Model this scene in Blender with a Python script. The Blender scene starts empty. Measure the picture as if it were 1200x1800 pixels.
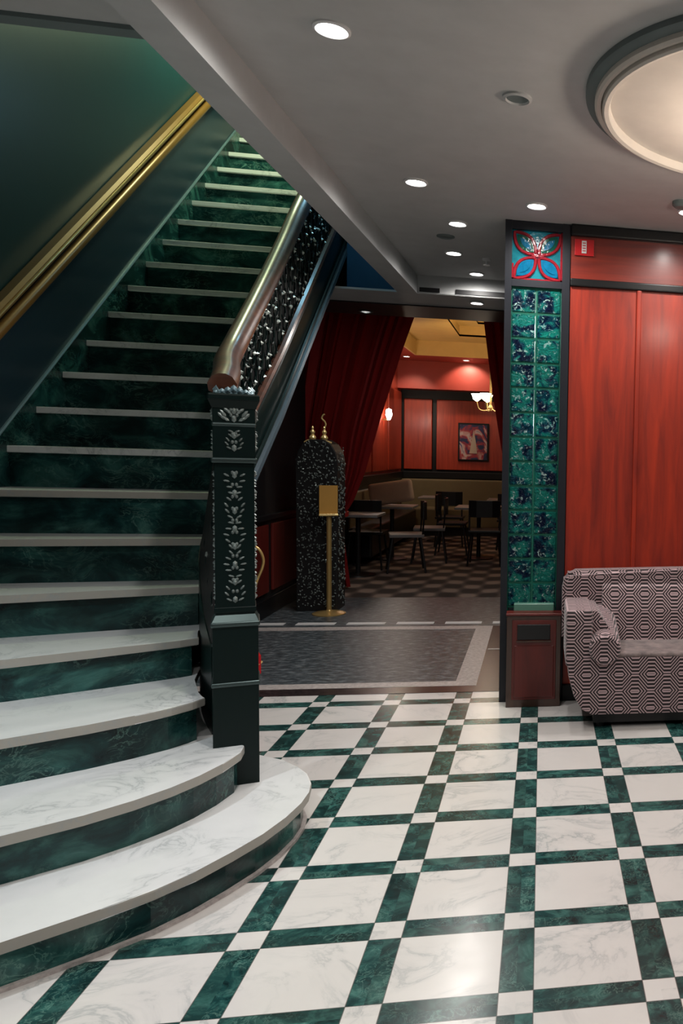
import bpy, bmesh, math, random
from mathutils import Vector, Matrix
S = bpy.context.scene
C = S.collection
PI = math.pi

# ------------------------------------------------------------------ camera
cd = bpy.data.cameras.new('camera'); cam = bpy.data.objects.new('camera', cd); C.objects.link(cam)
yaw, pitch, roll = 0.18918499952281048, -0.06660456991313501, 0.03010615310702111
cp, sp, cr, sr, cy, sy = math.cos(pitch), math.sin(pitch), math.cos(roll), math.sin(roll), math.cos(yaw), math.sin(yaw)
def Rw(v): return Vector((cy*v[0]+sy*v[1], -sy*v[0]+cy*v[1], v[2]))
fw = Vector((0, cp, sp)); up = Vector((0, -sp, cp)); ri = Vector((1, 0, 0))
Rv, Uv, Fv = Rw(ri*cr+up*sr), Rw(-ri*sr+up*cr), Rw(fw)
M = Matrix.Identity(4)
for i in range(3):
    M[i][0] = Rv[i]; M[i][1] = Uv[i]; M[i][2] = -Fv[i]
M[0][3], M[1][3], M[2][3] = 0, 0, 1.5
cam.matrix_world = M
cd.sensor_fit = 'VERTICAL'; cd.sensor_height = 36; cd.lens = 36*1435.506/1800
cd.shift_x = -625/1800; cd.shift_y = 0; cd.clip_start = 0.05; cd.clip_end = 100
S.camera = cam

# ------------------------------------------------------------------ world, exposure
w = bpy.data.worlds.new('world'); S.world = w; w.use_nodes = True
w.node_tree.nodes['Background'].inputs[0].default_value = (0.35, 0.5, 0.55, 1)
w.node_tree.nodes['Background'].inputs[1].default_value = 0.02
S.view_settings.view_transform = 'Standard'; S.view_settings.look = 'None'
S.view_settings.exposure = 0.0; S.view_settings.gamma = 1; S.view_settings.use_curve_mapping = False

def lamp(name, kind, loc, energy, color=(1, 1, 1), size=.03, target=None, angle=110, blend=.6):
    d = bpy.data.lights.new(name, kind); d.energy = energy; d.color = color
    if kind in ('POINT', 'SPOT'): d.shadow_soft_size = size
    if kind == 'SPOT': d.spot_size = math.radians(angle); d.spot_blend = blend
    o = bpy.data.objects.new(name, d); C.objects.link(o); o.location = loc
    if target is not None:
        o.rotation_euler = (Vector(target)-Vector(loc)).to_track_quat('-Z', 'Y').to_euler()
    return o

# ------------------------------------------------------------------ materials
def new_mat(name):
    m = bpy.data.materials.new(name); m.use_nodes = True
    nt = m.node_tree; return m, nt, nt.nodes['Principled BSDF']
def N(nt, t, **k):
    n = nt.nodes.new(t)
    for a, b in k.items(): setattr(n, a, b)
    return n
def math_n(nt, op, a, b=None, c=None):
    n = N(nt, 'ShaderNodeMath', operation=op)
    for i, v in enumerate((a, b, c)):
        if v is None: continue
        if isinstance(v, (int, float)): n.inputs[i].default_value = v
        else: nt.links.new(v, n.inputs[i])
    return n.outputs[0]
def mix(nt, fac, a, b):
    n = N(nt, 'ShaderNodeMix', data_type='RGBA')
    for i, v in ((0, fac), (6, a), (7, b)):
        if hasattr(v, 'links') or hasattr(v, 'is_linked'): nt.links.new(v, n.inputs[i])
        elif isinstance(v, (int, float)): n.inputs[i].default_value = v
        else: n.inputs[i].default_value = (*v, 1) if len(v) == 3 else v
    return n.outputs[2]
def ramp(nt, fac, stops):
    n = N(nt, 'ShaderNodeValToRGB'); nt.links.new(fac, n.inputs[0])
    cr_ = n.color_ramp
    while len(cr_.elements) < len(stops): cr_.elements.new(0.5)
    for e, (p, c) in zip(cr_.elements, stops):
        e.position = p; e.color = (*c, 1)
    return n.outputs[0]
def noise(nt, vec, scale, detail=4, rough=.6, dist=0, out='Fac'):
    n = N(nt, 'ShaderNodeTexNoise'); n.inputs['Scale'].default_value = scale
    n.inputs['Detail'].default_value = detail; n.inputs['Roughness'].default_value = rough
    n.inputs['Distortion'].default_value = dist
    if vec is not None: nt.links.new(vec, n.inputs['Vector'])
    return n.outputs[out]
def bump(nt, h, strength, dist, b):
    n = N(nt, 'ShaderNodeBump'); n.inputs['Strength'].default_value = strength
    n.inputs['Distance'].default_value = dist
    nt.links.new(h, n.inputs['Height']); nt.links.new(n.outputs[0], b.inputs['Normal'])
def coord(nt, out='Object'): return N(nt, 'ShaderNodeTexCoord').outputs[out]
def gpos(nt): return N(nt, 'ShaderNodeNewGeometry').outputs['Position']
def vmul(nt, v, s):
    n = N(nt, 'ShaderNodeVectorMath', operation='MULTIPLY'); nt.links.new(v, n.inputs[0])
    n.inputs[1].default_value = s; return n.outputs[0]
def plain(name, col, rough=.5, metal=0, spec=.5, bumps=None, emit=None, coat=0):
    m, nt, b = new_mat(name)
    b.inputs['Roughness'].default_value = rough; b.inputs['Metallic'].default_value = metal
    b.inputs['Specular IOR Level'].default_value = spec; b.inputs['Coat Weight'].default_value = coat
    v = gpos(nt)
    f = noise(nt, v, 6, 3)
    c = mix(nt, f, tuple(x*.86 for x in col), tuple(min(1, x*1.12) for x in col))
    nt.links.new(c, b.inputs['Base Color'])
    if bumps: bump(nt, noise(nt, v, bumps[0], 3), bumps[1], .002, b)
    if emit:
        b.inputs['Emission Color'].default_value = (*emit[0], 1); b.inputs['Emission Strength'].default_value = emit[1]
    return m
def green_marble(nt, v, scale=7):
    f1 = noise(nt, v, scale, 8, .62, 1.2)
    f2 = noise(nt, v, scale*2.2, 6, .6, 2.0)
    vein = math_n(nt, 'ABSOLUTE', math_n(nt, 'SUBTRACT', f2, .5))
    vein = ramp(nt, vein, [(0, (1, 1, 1)), (.035, (0, 0, 0))])
    base = ramp(nt, f1, [(.3, (.001, .010, .012)), (.48, (.009, .050, .050)), (.62, (.038, .135, .12)), (.78, (.12, .27, .23))])
    brk = ramp(nt, noise(nt, v, scale*.8, 3), [(.45, (0, 0, 0)), (.65, (.7, .7, .7))])
    return mix(nt, math_n(nt, 'MULTIPLY', vein, brk), base, (.16, .32, .27))
def white_marble(nt, v, scale=4, tint=(.74, .755, .76)):
    f = noise(nt, v, scale, 9, .62, 1.6)
    vein = math_n(nt, 'ABSOLUTE', math_n(nt, 'SUBTRACT', f, .5))
    k = ramp(nt, vein, [(0, (.75, .75, .75)), (.02, (.2, .2, .2)), (.07, (0, 0, 0))])
    brk = ramp(nt, noise(nt, v, scale*.7, 2), [(.42, (0, 0, 0)), (.62, (1, 1, 1))])
    base = mix(nt, noise(nt, v, scale*2, 4), tuple(x*.88 for x in tint), tint)
    return mix(nt, math_n(nt, 'MULTIPLY', k, brk), base, (.33, .36, .37))

m, nt, b = new_mat('green marble'); MG = m
nt.links.new(mix(nt, ramp(nt, noise(nt, gpos(nt), 3.2, 3), [(.38, (.7, .7, .7)), (.58, (0, 0, 0))]), green_marble(nt, vmul(nt, gpos(nt), (1, 1, 1.5)), 4), (.002, .009, .010)), b.inputs['Base Color']); b.inputs['Roughness'].default_value = .25; b.inputs['Specular IOR Level'].default_value = .35
m, nt, b = new_mat('white marble'); MW = m
nt.links.new(white_marble(nt, gpos(nt), 4), b.inputs['Base Color']); b.inputs['Roughness'].default_value = .3
m, nt, b = new_mat('nosing marble'); MNOSE = m
nt.links.new(white_marble(nt, gpos(nt), 7, (.42, .40, .36)), b.inputs['Base Color']); b.inputs['Roughness'].default_value = .45

# checker floor
m, nt, b = new_mat('floor marble grid'); MFLOOR = m
P = gpos(nt); sep = N(nt, 'ShaderNodeSeparateXYZ'); nt.links.new(P, sep.inputs[0])
T = .40103; hw = .0475
def axis(o, o0):
    u = math_n(nt, 'DIVIDE', math_n(nt, 'SUBTRACT', o, o0), T)
    cell = math_n(nt, 'ROUND', u)
    d = math_n(nt, 'MULTIPLY', math_n(nt, 'ABSOLUTE', math_n(nt, 'SUBTRACT', u, cell)), T)
    strip = math_n(nt, 'LESS_THAN', d, hw)
    joint = math_n(nt, 'LESS_THAN', math_n(nt, 'ABSOLUTE', math_n(nt, 'SUBTRACT', d, hw)), .0016)
    return u, cell, strip, joint
ux, cx_, sx, jx = axis(sep.outputs[0], -.046)
uy, cyy, syy, jy = axis(sep.outputs[1], 2.1827)
green = math_n(nt, 'ABSOLUTE', math_n(nt, 'SUBTRACT', sx, syy))
comb = N(nt, 'ShaderNodeCombineXYZ')
nt.links.new(math_n(nt, 'ADD', math_n(nt, 'FLOOR', ux), math_n(nt, 'MULTIPLY', sx, 17.3)), comb.inputs[0])
nt.links.new(math_n(nt, 'ADD', math_n(nt, 'FLOOR', uy), math_n(nt, 'MULTIPLY', syy, 9.7)), comb.inputs[1])
wn = N(nt, 'ShaderNodeTexWhiteNoise', noise_dimensions='3D'); nt.links.new(comb.outputs[0], wn.inputs[0])
off = vmul(nt, wn.outputs['Color'], (9, 9, 9))
add = N(nt, 'ShaderNodeVectorMath', operation='ADD'); nt.links.new(P, add.inputs[0]); nt.links.new(off, add.inputs[1])
gm = green_marble(nt, add.outputs[0], 9)
gm = mix(nt, math_n(nt, 'MULTIPLY', wn.outputs['Value'], .4), gm, (.02, .035, .03))
wm = white_marble(nt, add.outputs[0], 2.2, (.72, .70, .68))
wm = mix(nt, math_n(nt, 'MULTIPLY', wn.outputs['Value'], .25), wm, (.62, .58, .57))
col = mix(nt, green, wm, gm)
jj = math_n(nt, 'MAXIMUM', jx, jy)
col = mix(nt, math_n(nt, 'MULTIPLY', jj, .75), col, (.06, .06, .055))
nt.links.new(col, b.inputs['Base Color']); b.inputs['Roughness'].default_value = .2
rr = math_n(nt, 'ADD', math_n(nt, 'MULTIPLY', noise(nt, P, 9, 4), .18), .12)
nt.links.new(rr, b.inputs['Roughness']); b.inputs['Specular IOR Level'].default_value = .38

# dark granite / slate of the corridor
m, nt, b = new_mat('dark slate'); MSLATE = m
P = gpos(nt)
nt.links.new(ramp(nt, noise(nt, vmul(nt, P, (1, 2, 1)), 14, 8, .7), [(.3, (.014, .020, .026)), (.50, (.065, .080, .09)), (.68, (.24, .27, .29))]), b.inputs['Base Color'])
b.inputs['Roughness'].default_value = .33; bump(nt, noise(nt, vmul(nt, P, (.5, 2, 1)), 26, 5), .35, .006, b)
m, nt, b = new_mat('red granite'); MGRAN = m
P = gpos(nt)
nt.links.new(ramp(nt, noise(nt, P, 30, 6, .7), [(.35, (.008, .008, .009)), (.6, (.04, .028, .03)), (.8, (.12, .07, .07))]), b.inputs['Base Color'])
b.inputs['Roughness'].default_value = .25
m, nt, b = new_mat('pale stone border'); MBORD = m
P = gpos(nt)
nt.links.new(ramp(nt, noise(nt, P, 40, 6, .7), [(.35, (.36, .32, .31)), (.7, (.62, .57, .55))]), b.inputs['Base Color'])
b.inputs['Roughness'].default_value = .35
# lounge carpet
m, nt, b = new_mat('lounge carpet'); MCARP = m
P = gpos(nt)
wv = N(nt, 'ShaderNodeTexWave', wave_type='BANDS', bands_direction='Y'); nt.links.new(P, wv.inputs[0])
wv.inputs['Scale'].default_value = .42; wv.inputs['Distortion'].default_value = 0
sepc = N(nt, 'ShaderNodeSeparateXYZ'); nt.links.new(P, sepc.inputs[0])
sxx = math_n(nt, 'MULTIPLY', math_n(nt, 'SINE', math_n(nt, 'MULTIPLY', sepc.outputs[0], 14)), .9)
ss = math_n(nt, 'SINE', math_n(nt, 'ADD', math_n(nt, 'MULTIPLY', sepc.outputs[1], 16), sxx))
s2 = math_n(nt, 'SINE', math_n(nt, 'ADD', math_n(nt, 'MULTIPLY', sepc.outputs[0], 9), math_n(nt, 'MULTIPLY', sepc.outputs[1], 5)))
fc = math_n(nt, 'ADD', math_n(nt, 'MULTIPLY', ss, .35), math_n(nt, 'MULTIPLY', s2, .2))
pr = math_n(nt, 'MULTIPLY', math_n(nt, 'SINE', math_n(nt, 'MULTIPLY', sepc.outputs[0], 15)), math_n(nt, 'SINE', math_n(nt, 'ADD', math_n(nt, 'MULTIPLY', sepc.outputs[1], 11), math_n(nt, 'MULTIPLY', math_n(nt, 'SINE', math_n(nt, 'MULTIPLY', sepc.outputs[0], 7)), .4))))
fc = math_n(nt, 'MULTIPLY', pr, .45)
nt.links.new(ramp(nt, math_n(nt, 'ADD', fc, .5), [(.35, (.03, .022, .02)), (.55, (.10, .075, .065)), (.75, (.26, .20, .17))]), b.inputs['Base Color'])
b.inputs['Roughness'].default_value = .95

# cherry wood
def wood(name, dark, light, rough=.25, vertical=True, coat=.6):
    m, nt, b = new_mat(name)
    v = vmul(nt, gpos(nt), (6, 6, .5) if vertical else (.6, 6, 8))
    f = noise(nt, v, 3, 7, .6, .6)
    nt.links.new(ramp(nt, f, [(.3, dark), (.7, light)]), b.inputs['Base Color'])
    b.inputs['Roughness'].default_value = rough; b.inputs['Coat Weight'].default_value = coat; b.inputs['Coat Roughness'].default_value = .2
    bump(nt, noise(nt, gpos(nt), 7, 3), .08, .004, b)
    return m
MCHERRY = wood('cherry panel', (.17, .007, .001), (.40, .024, .002), .5, True, .28)
MCHERRYH = wood('cherry frieze', (.14, .008, .003), (.26, .020, .006), .4, False, .4)
MBIN = wood('mahogany', (.075, .007, .005), (.14, .014, .010), .4, True, .2)
MBINF = wood('mahogany frame', (.035, .014, .008), (.07, .028, .015), .35)
MRAIL = wood('handrail wood', (.035, .012, .006), (.13, .042, .02), .33, False, .5)
MGILT = plain('gilded wood', (.27, .135, .032), .34, metal=.3)
MLRED = wood('lounge red panel', (.26, .022, .008), (.46, .05, .018), .4, True, .3)
MLREDD = plain('lounge bulkhead red', (.34, .04, .026), .5)
MGOLDP = plain('coffer gold paint', (.62, .40, .15), .5)
MDARKTRIM = plain('near black trim', (.007, .008, .009), .38, spec=.3)
MPIL = plain('pillar dark frame', (.013, .015, .021), .4, spec=.35)
MTEAL = plain('teal wall paint', (.010, .045, .052), .42, bumps=(5, .1))
MNAVY = plain('navy wall paint', (.012, .032, .048), .35, bumps=(5, .1))
MBLUE = plain('blue stair wall paint', (.008, .06, .12), .5)
MCEIL = plain('ceiling paint', (.50, .50, .495), .6)
MBEAM = plain('beam paint', (.50, .51, .51), .6)
MCEILD = plain('stair ceiling paint', (.16, .20, .20), .6)
MBLACK = plain('black paint', (.006, .006, .007), .5)
MIRON = plain('black green iron', (.003, .010, .0095), .32, spec=.22)
MIRON2 = plain('worn iron relief', (.07, .10, .10), .3, metal=.7)
MGLINT = plain('pewter glint relief', (.55, .62, .58), .35, metal=.6)  # pale tone stands in for highlights on dark iron
MGLINT2 = plain('silver glint relief', (.24, .28, .27), .35, metal=.5)  # dimmer relief tone, with glints on black carving put into the colour
MCAP = plain('blue grey patina', (.22, .33, .38), .35, metal=.4)
MSTR = plain('blackened blue iron', (.055, .08, .10), .38, metal=.4, bumps=(60, .6))
MBRASS = plain('brass', (.55, .37, .14), .3, metal=.55)
MGOLD = plain('polished gold', (.9, .66, .28), .25, metal=.4)
MPLATE = plain('brass sign plate', (.50, .26, .05), .5, metal=.2)
MWHITE = plain('white enamel', (.75, .75, .75), .4)
MCREAM = plain('cream plaster', (.66, .60, .54), .55)
MLGREY = plain('grey fittings and moulding shade', (.14, .17, .17), .5)
MREDP = plain('red plastic', (.55, .01, .015), .35)
MCLOTH = plain('pale table laminate', (.30, .30, .30), .3)
MCHAIR = plain('dark chair', (.012, .012, .013), .35)
MSEAT = plain('grey seat', (.22, .21, .21), .5)
MBANQ = plain('olive banquette', (.15, .12, .06), .7, bumps=(90, .5))
MPILLOW = plain('beige patterned cushion', (.48, .36, .28), .8, bumps=(60, .8))
MGREENL = plain('pale green marble ledge', (.10, .26, .20), .25)
MEMIT = plain('lamp glow', (.9, .9, .9), .5, emit=((1, .98, .95), 25))
MEMITW = plain('warm lamp glow', (.9, .85, .75), .5, emit=((1, .86, .68), 9))
MEMITF = plain('faint lamp', (.5, .5, .5), .5, emit=((1, .98, .95), .8))
MCURT = None
m, nt, b = new_mat('dark red velvet'); MCURT = m
b.inputs['Base Color'].default_value = (.34, .010, .010, 1); b.inputs['Roughness'].default_value = .75
b.inputs['Sheen Weight'].default_value = .3; b.inputs['Sheen Tint'].default_value = (.6, .03, .03, 1)
# velvet seat
m, nt, b = new_mat('taupe velvet'); MVELV = m
nt.links.new(ramp(nt, noise(nt, gpos(nt), 16, 5, .6), [(.35, (.10, .075, .075)), (.7, (.30, .23, .22))]), b.inputs['Base Color'])
b.inputs['Roughness'].default_value = .7; b.inputs['Sheen Weight'].default_value = .5
# sofa fabric: nested octagons from UV (metres)
m, nt, b = new_mat('octagon maze fabric'); MFAB = m
uv = N(nt, 'ShaderNodeUVMap').outputs[0]; se = N(nt, 'ShaderNodeSeparateXYZ'); nt.links.new(uv, se.inputs[0])
PX, PY = .176, .19
def cellm(o, p):
    u = math_n(nt, 'DIVIDE', o, p)
    return math_n(nt, 'MULTIPLY', math_n(nt, 'ABSOLUTE', math_n(nt, 'SUBTRACT', u, math_n(nt, 'ROUND', u))), p)
ax_ = cellm(se.outputs[0], PX); ay_ = cellm(se.outputs[1], PY)
ybn = math_n(nt, 'ADD', math_n(nt, 'MAXIMUM', math_n(nt, 'MINIMUM', math_n(nt, 'MULTIPLY', math_n(nt, 'SUBTRACT', PX/4, ax_), 1.2), .030), -.030), PY/4)
fz = math_n(nt, 'ABSOLUTE', math_n(nt, 'SUBTRACT', ybn, ay_))
fr = math_n(nt, 'FRACT', math_n(nt, 'DIVIDE', fz, .0205))
st = math_n(nt, 'LESS_THAN', math_n(nt, 'ABSOLUTE', math_n(nt, 'SUBTRACT', fr, .5)), .20)
colf = mix(nt, st, (.014, .007, .009), (.56, .40, .42))
nt.links.new(colf, b.inputs['Base Color']); b.inputs['Roughness'].default_value = .75
b.inputs['Sheen Weight'].default_value = .25
bump(nt, st, .3, .002, b)
# glass block
m, nt, b = new_mat('teal glass block'); MGLASS = m
P = gpos(nt)
sg = N(nt, 'ShaderNodeSeparateXYZ'); nt.links.new(P, sg.inputs[0])
def ed(o, o0):
    u = math_n(nt, 'FRACT', math_n(nt, 'DIVIDE', math_n(nt, 'SUBTRACT', o, o0), .145))
    return math_n(nt, 'ABSOLUTE', math_n(nt, 'SUBTRACT', u, .46))
edge = math_n(nt, 'MAXIMUM', ed(sg.outputs[0], -.188), ed(sg.outputs[2], .58))
nz = noise(nt, P, 46, 3, .62, .8); nlow = noise(nt, P, 14, 2, .5, .5)
ctrb = ramp(nt, nlow, [(.38, (.002, .012, .05)), (.47, (.004, .08, .13)), (.56, (.015, .30, .25))])
spk = ramp(nt, nz, [(.585, (0, 0, 0)), (.66, (1, 1, 1))])
ctr = mix(nt, spk, ctrb, (.60, .88, .86))
rimc = ramp(nt, nz, [(.35, (.004, .07, .06)), (.6, (.02, .24, .18)), (.75, (.4, .8, .65))])
colg = mix(nt, ramp(nt, math_n(nt, 'ADD', edge, math_n(nt, 'MULTIPLY', nz, .25)), [(.52, (0, 0, 0)), (.62, (1, 1, 1))]), ctr, rimc)
nt.links.new(colg, b.inputs['Base Color']); b.inputs['Roughness'].default_value = .06
bump(nt, noise(nt, P, 42, 3, .6, 1), 1.0, .03, b)
tr = N(nt, 'ShaderNodeBsdfTranslucent'); nt.links.new(colg, tr.inputs[0])
mx = N(nt, 'ShaderNodeMixShader'); mx.inputs[0].default_value = .55
nt.links.new(b.outputs[0], mx.inputs[1]); nt.links.new(tr.outputs[0], mx.inputs[2])
nt.links.new(mx.outputs[0], nt.nodes['Material Output'].inputs[0])
def glassy(name, col, f=.5, var=.5, ro=.12):
    m, nt, b = new_mat(name)
    c = mix(nt, noise(nt, gpos(nt), 22, 4, .6, 1), tuple(x*(1-var) for x in col), tuple(min(1, x*(1+var)) for x in col))
    nt.links.new(c, b.inputs['Base Color']); b.inputs['Roughness'].default_value = ro
    bump(nt, noise(nt, gpos(nt), 30, 3), .3, .01, b)
    tr = N(nt, 'ShaderNodeBsdfTranslucent'); nt.links.new(c, tr.inputs[0])
    mx = N(nt, 'ShaderNodeMixShader'); mx.inputs[0].default_value = f
    nt.links.new(b.outputs[0], mx.inputs[1]); nt.links.new(tr.outputs[0], mx.inputs[2])
    nt.links.new(mx.outputs[0], nt.nodes['Material Output'].inputs[0])
    return m
MGROUT = glassy('green glass grout', (.012, .20, .14), .45, ro=.5)
MPTEAL = glassy('teal art glass', (.03, .30, .36))
MPBLUE = glassy('blue art glass', (.01, .25, .48))
MPRED = glassy('red art glass', (.50, .03, .05))
MPGREEN = glassy('green art glass', (.01, .16, .11))

# ------------------------------------------------------------------ mesh helpers
def obj(name, bm, mat, parent=None, smooth=False, mats=None):
    bmesh.ops.recalc_face_normals(bm, faces=bm.faces)
    me = bpy.data.meshes.new(name); bm.to_mesh(me); bm.free()
    for mm in (mats or [mat]): me.materials.append(mm)
    if smooth:
        for p in me.polygons: p.use_smooth = True
        try: me.set_sharp_from_angle(angle=math.radians(40))
        except Exception: pass
    o = bpy.data.objects.new(name, me); C.objects.link(o)
    if parent is not None:
        o.parent = parent; o.matrix_parent_inverse = parent.matrix_world.inverted()
    return o
def thing(name, label, cat, loc=(0, 0, 0), group=None):
    o = bpy.data.objects.new(name, None); C.objects.link(o); o.location = loc
    o.matrix_world = Matrix.Translation(loc); o.empty_display_size = .1
    o['label'] = label; o['category'] = cat
    if group: o['group'] = group
    return o
def tag(o, label, cat, group=None):
    o['label'] = label; o['category'] = cat
    if group: o['group'] = group
    return o
def struct(name, bm, mat, parent=None, smooth=False):
    o = obj(name, bm, mat, parent, smooth)
    if parent is None: o['kind'] = 'structure'
    return o
def box(bm, x0, x1, y0, y1, z0, z1, bev=0):
    vs = [bm.verts.new(p) for p in ((x0,y0,z0),(x1,y0,z0),(x1,y1,z0),(x0,y1,z0),(x0,y0,z1),(x1,y0,z1),(x1,y1,z1),(x0,y1,z1))]
    fs = [bm.faces.new([vs[i] for i in f]) for f in ((0,3,2,1),(4,5,6,7),(0,1,5,4),(1,2,6,5),(2,3,7,6),(3,0,4,7))]
    if bev:
        es = list({e for f in fs for e in f.edges})
        bmesh.ops.bevel(bm, geom=es, offset=bev, segments=3, profile=.6, affect='EDGES')
    return bm
def B(*a, bev=0):
    return box(bmesh.new(), *a, bev=bev)
def prism(bm, pts, z0, z1, axis='z', bev=0):
    """extrude a polygon; axis z: pts (x,y); axis y: pts (x,z) between y=z0..z1; axis x: pts (y,z)"""
    f = {'z': lambda p, h: (p[0], p[1], h), 'y': lambda p, h: (p[0], h, p[1]), 'x': lambda p, h: (h, p[0], p[1])}[axis]
    lo = [bm.verts.new(f(p, z0)) for p in pts]; hi = [bm.verts.new(f(p, z1)) for p in pts]
    n = len(pts); fs = [bm.faces.new(lo[::-1]), bm.faces.new(hi)]
    for i in range(n): fs.append(bm.faces.new((lo[i], lo[(i+1) % n], hi[(i+1) % n], hi[i])))
    if bev:
        es = list(fs[0].edges) + list(fs[1].edges)
        bmesh.ops.bevel(bm, geom=es, offset=bev, segments=2, profile=.6, affect='EDGES')
    return bm
def Pm(*a, **k): return prism(bmesh.new(), *a, **k)
def catmull(pts, n=6):
    out = []; P_ = [Vector(p) for p in pts]
    for i in range(len(P_)-1):
        p0 = P_[max(i-1, 0)]; p1 = P_[i]; p2 = P_[i+1]; p3 = P_[min(i+2, len(P_)-1)]
        for k in range(n):
            t = k/n
            out.append(.5*((2*p1)+(-p0+p2)*t+(2*p0-5*p1+4*p2-p3)*t*t+(-p0+3*p1-3*p2+p3)*t**3))
    out.append(P_[-1]); return out
def sweep(bm, path, prof, upv=Vector((0, 0, 1)), scale=None):
    """sweep a closed profile [(side, up)] along a path"""
    path = [Vector(p) for p in path]; rings = []
    for i, p in enumerate(path):
        t = (path[min(i+1, len(path)-1)]-path[max(i-1, 0)]).normalized()
        s = t.cross(upv)
        if s.length < 1e-4: s = t.cross(Vector((0, 1, 0)))
        s.normalize(); u = s.cross(t).normalized()
        k = scale[i] if scale else 1
        rings.append([bm.verts.new(p+s*a*k+u*c*k) for a, c in prof])
    n = len(prof)
    for a, c in zip(rings, rings[1:]):
        for i in range(n): bm.faces.new((a[i], a[(i+1) % n], c[(i+1) % n], c[i]))
    bm.faces.new(rings[0][::-1]); bm.faces.new(rings[-1])
    return bm
def circ(r, n=8): return [(r*math.cos(2*PI*i/n), r*math.sin(2*PI*i/n)) for i in range(n)]
def tube(bm, path, r, n=8, upv=Vector((0, 0, 1))): return sweep(bm, path, circ(r, n), upv)
def lathe(bm, prof, c=(0, 0, 0), n=32, cap=True):
    rings = []
    for r, z in prof:
        if r < 1e-5: rings.append([bm.verts.new((c[0], c[1], c[2]+z))])
        else: rings.append([bm.verts.new((c[0]+r*math.cos(2*PI*i/n), c[1]+r*math.sin(2*PI*i/n), c[2]+z)) for i in range(n)])
    for a, d in zip(rings, rings[1:]):
        for i in range(n):
            j = (i+1) % n
            if len(a) == 1 and len(d) == 1: continue
            if len(a) == 1: bm.faces.new((a[0], d[i], d[j]))
            elif len(d) == 1: bm.faces.new((a[i], a[j], d[0]))
            else: bm.faces.new((a[i], a[j], d[j], d[i]))
    if cap:
        for r in (rings[0], rings[-1]):
            if len(r) > 1: bm.faces.new(r)
    return bm
def blob(bm, c, ax, u, n, a, b_, h):
    """a small carved leaf: lens of half length a along ax, half width b_ along u, height h along n"""
    c = Vector(c); top = bm.verts.new(c+n*h); bot = bm.verts.new(c-n*h*.3); K = 6
    rg = [bm.verts.new(c+ax*a*math.cos(2*PI*i/K)+u*b_*math.sin(2*PI*i/K)) for i in range(K)]
    for i in range(K):
        bm.faces.new((rg[i], rg[(i+1) % K], top)); bm.faces.new((rg[(i+1) % K], rg[i], bot))
def inset_poly(pts, d):
    n = len(pts); out = []
    A = sum(pts[i][0]*pts[(i+1) % n][1]-pts[(i+1) % n][0]*pts[i][1] for i in range(n))
    s = 1 if A > 0 else -1
    for i in range(n):
        p0, p1, p2 = Vector(pts[i-1]), Vector(pts[i]), Vector(pts[(i+1) % n])
        a = (p1-p0).normalized(); c = (p2-p1).normalized()
        nn = (Vector((-a.y, a.x))+Vector((-c.y, c.x)))*s
        if nn.length < 1e-6: nn = Vector((-a.y, a.x))*s
        nn.normalize(); k = max(.5, nn.dot(Vector((-a.y, a.x))*s))
        out.append(tuple(p1+nn*d/k))
    return out

# ------------------------------------------------------------------ the setting
ZC = 2.84
struct('floor', B(-2.65, 5, -3, 5.17, -.05, 0), MFLOOR)
struct('floor_corridor', B(-3.2, .2, 5.17, 8.58, -.06, 0), MSLATE)
struct('trim_2', B(-.39, .2, 5.17, 7.15, -.03, .002), MGRAN)
struct('trim_3', B(-3.2, -.39, 5.17, 5.31, -.03, .002), MGRAN)
t4 = bmesh.new()
box(t4, -2.9, -.39, 5.31, 5.42, -.03, .003); box(t4, -2.9, -.39, 7.03, 7.15, -.03, .003); box(t4, -.525, -.39, 5.42, 7.03, -.03, .003)
struct('trim_4', t4, MBORD)
t5 = bmesh.new(); k = -8
while -.046+k*T < .2:
    xa = -.046+k*T+hw; box(t5, xa, min(xa+T-2*hw, .2), 7.25, 7.34, -.03, .003); k += 1
struct('trim_5', t5, MWHITE)
struct('trim_6', B(-.38, -.2, 6.28, 6.31, -.03, .0035), MBORD)
struct('floor_lounge', B(-4.5, 3.5, 8.58, 16, -.06, 0), MCARP)

struct('wall_left', B(-2.85, -2.65, -3, 9.4, 0, 5.4), MTEAL)
struct('wall_front', B(-2.85, 5, -3.2, -3, 0, ZC), MBIN)
struct('wall_right', B(5, 5.2, -3.2, 5.2, 0, ZC), MBIN)
# ceiling with stairwell opening
BL = [(-1.27, -3), (-1.195, 2.59), (-1.115, 6.7)]; BR = [(-1.12, -3), (-1.069, 2.56), (-.968, 6.7)]
ce = bmesh.new()
prism(ce, [(-1.2, -3), (5, -3), (5, 5.2), (-.2, 5.2), (-.2, 6.75), (-1.05, 6.75), (-1.15, 2.6)], ZC, ZC+.12)
prism(ce, [(-2.65, -3), (-1.2, -3), (-1.2, 3.1), (-2.65, 3.1)], ZC, ZC+.12)
struct('ceiling', ce, MCEIL)
struct('trim_7', B(-2.65, -1.17, 3.04, 3.1, ZC-.015, ZC+.13), MCEILD)
struct('ceiling_beam', Pm(BL + BR[::-1], 2.70, 3.0), MBEAM)
# header soffit above the corridor mouth
hd = bmesh.new(); box(hd, -1.02, 0, 6.70, 7.24, 2.70, 2.98); box(hd, -2.65, -1.02, 6.70, 7.24, 2.70, 2.715)
struct('trim_8', hd, MBEAM)
struct('trim_9', B(-2.65, 0, 7.24, 7.86, 2.69, 3.15), MBLACK)
struct('ceiling_corridor', B(-4.5, .6, 7.86, 9.45, 3.12, 3.2), MBLACK)
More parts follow.
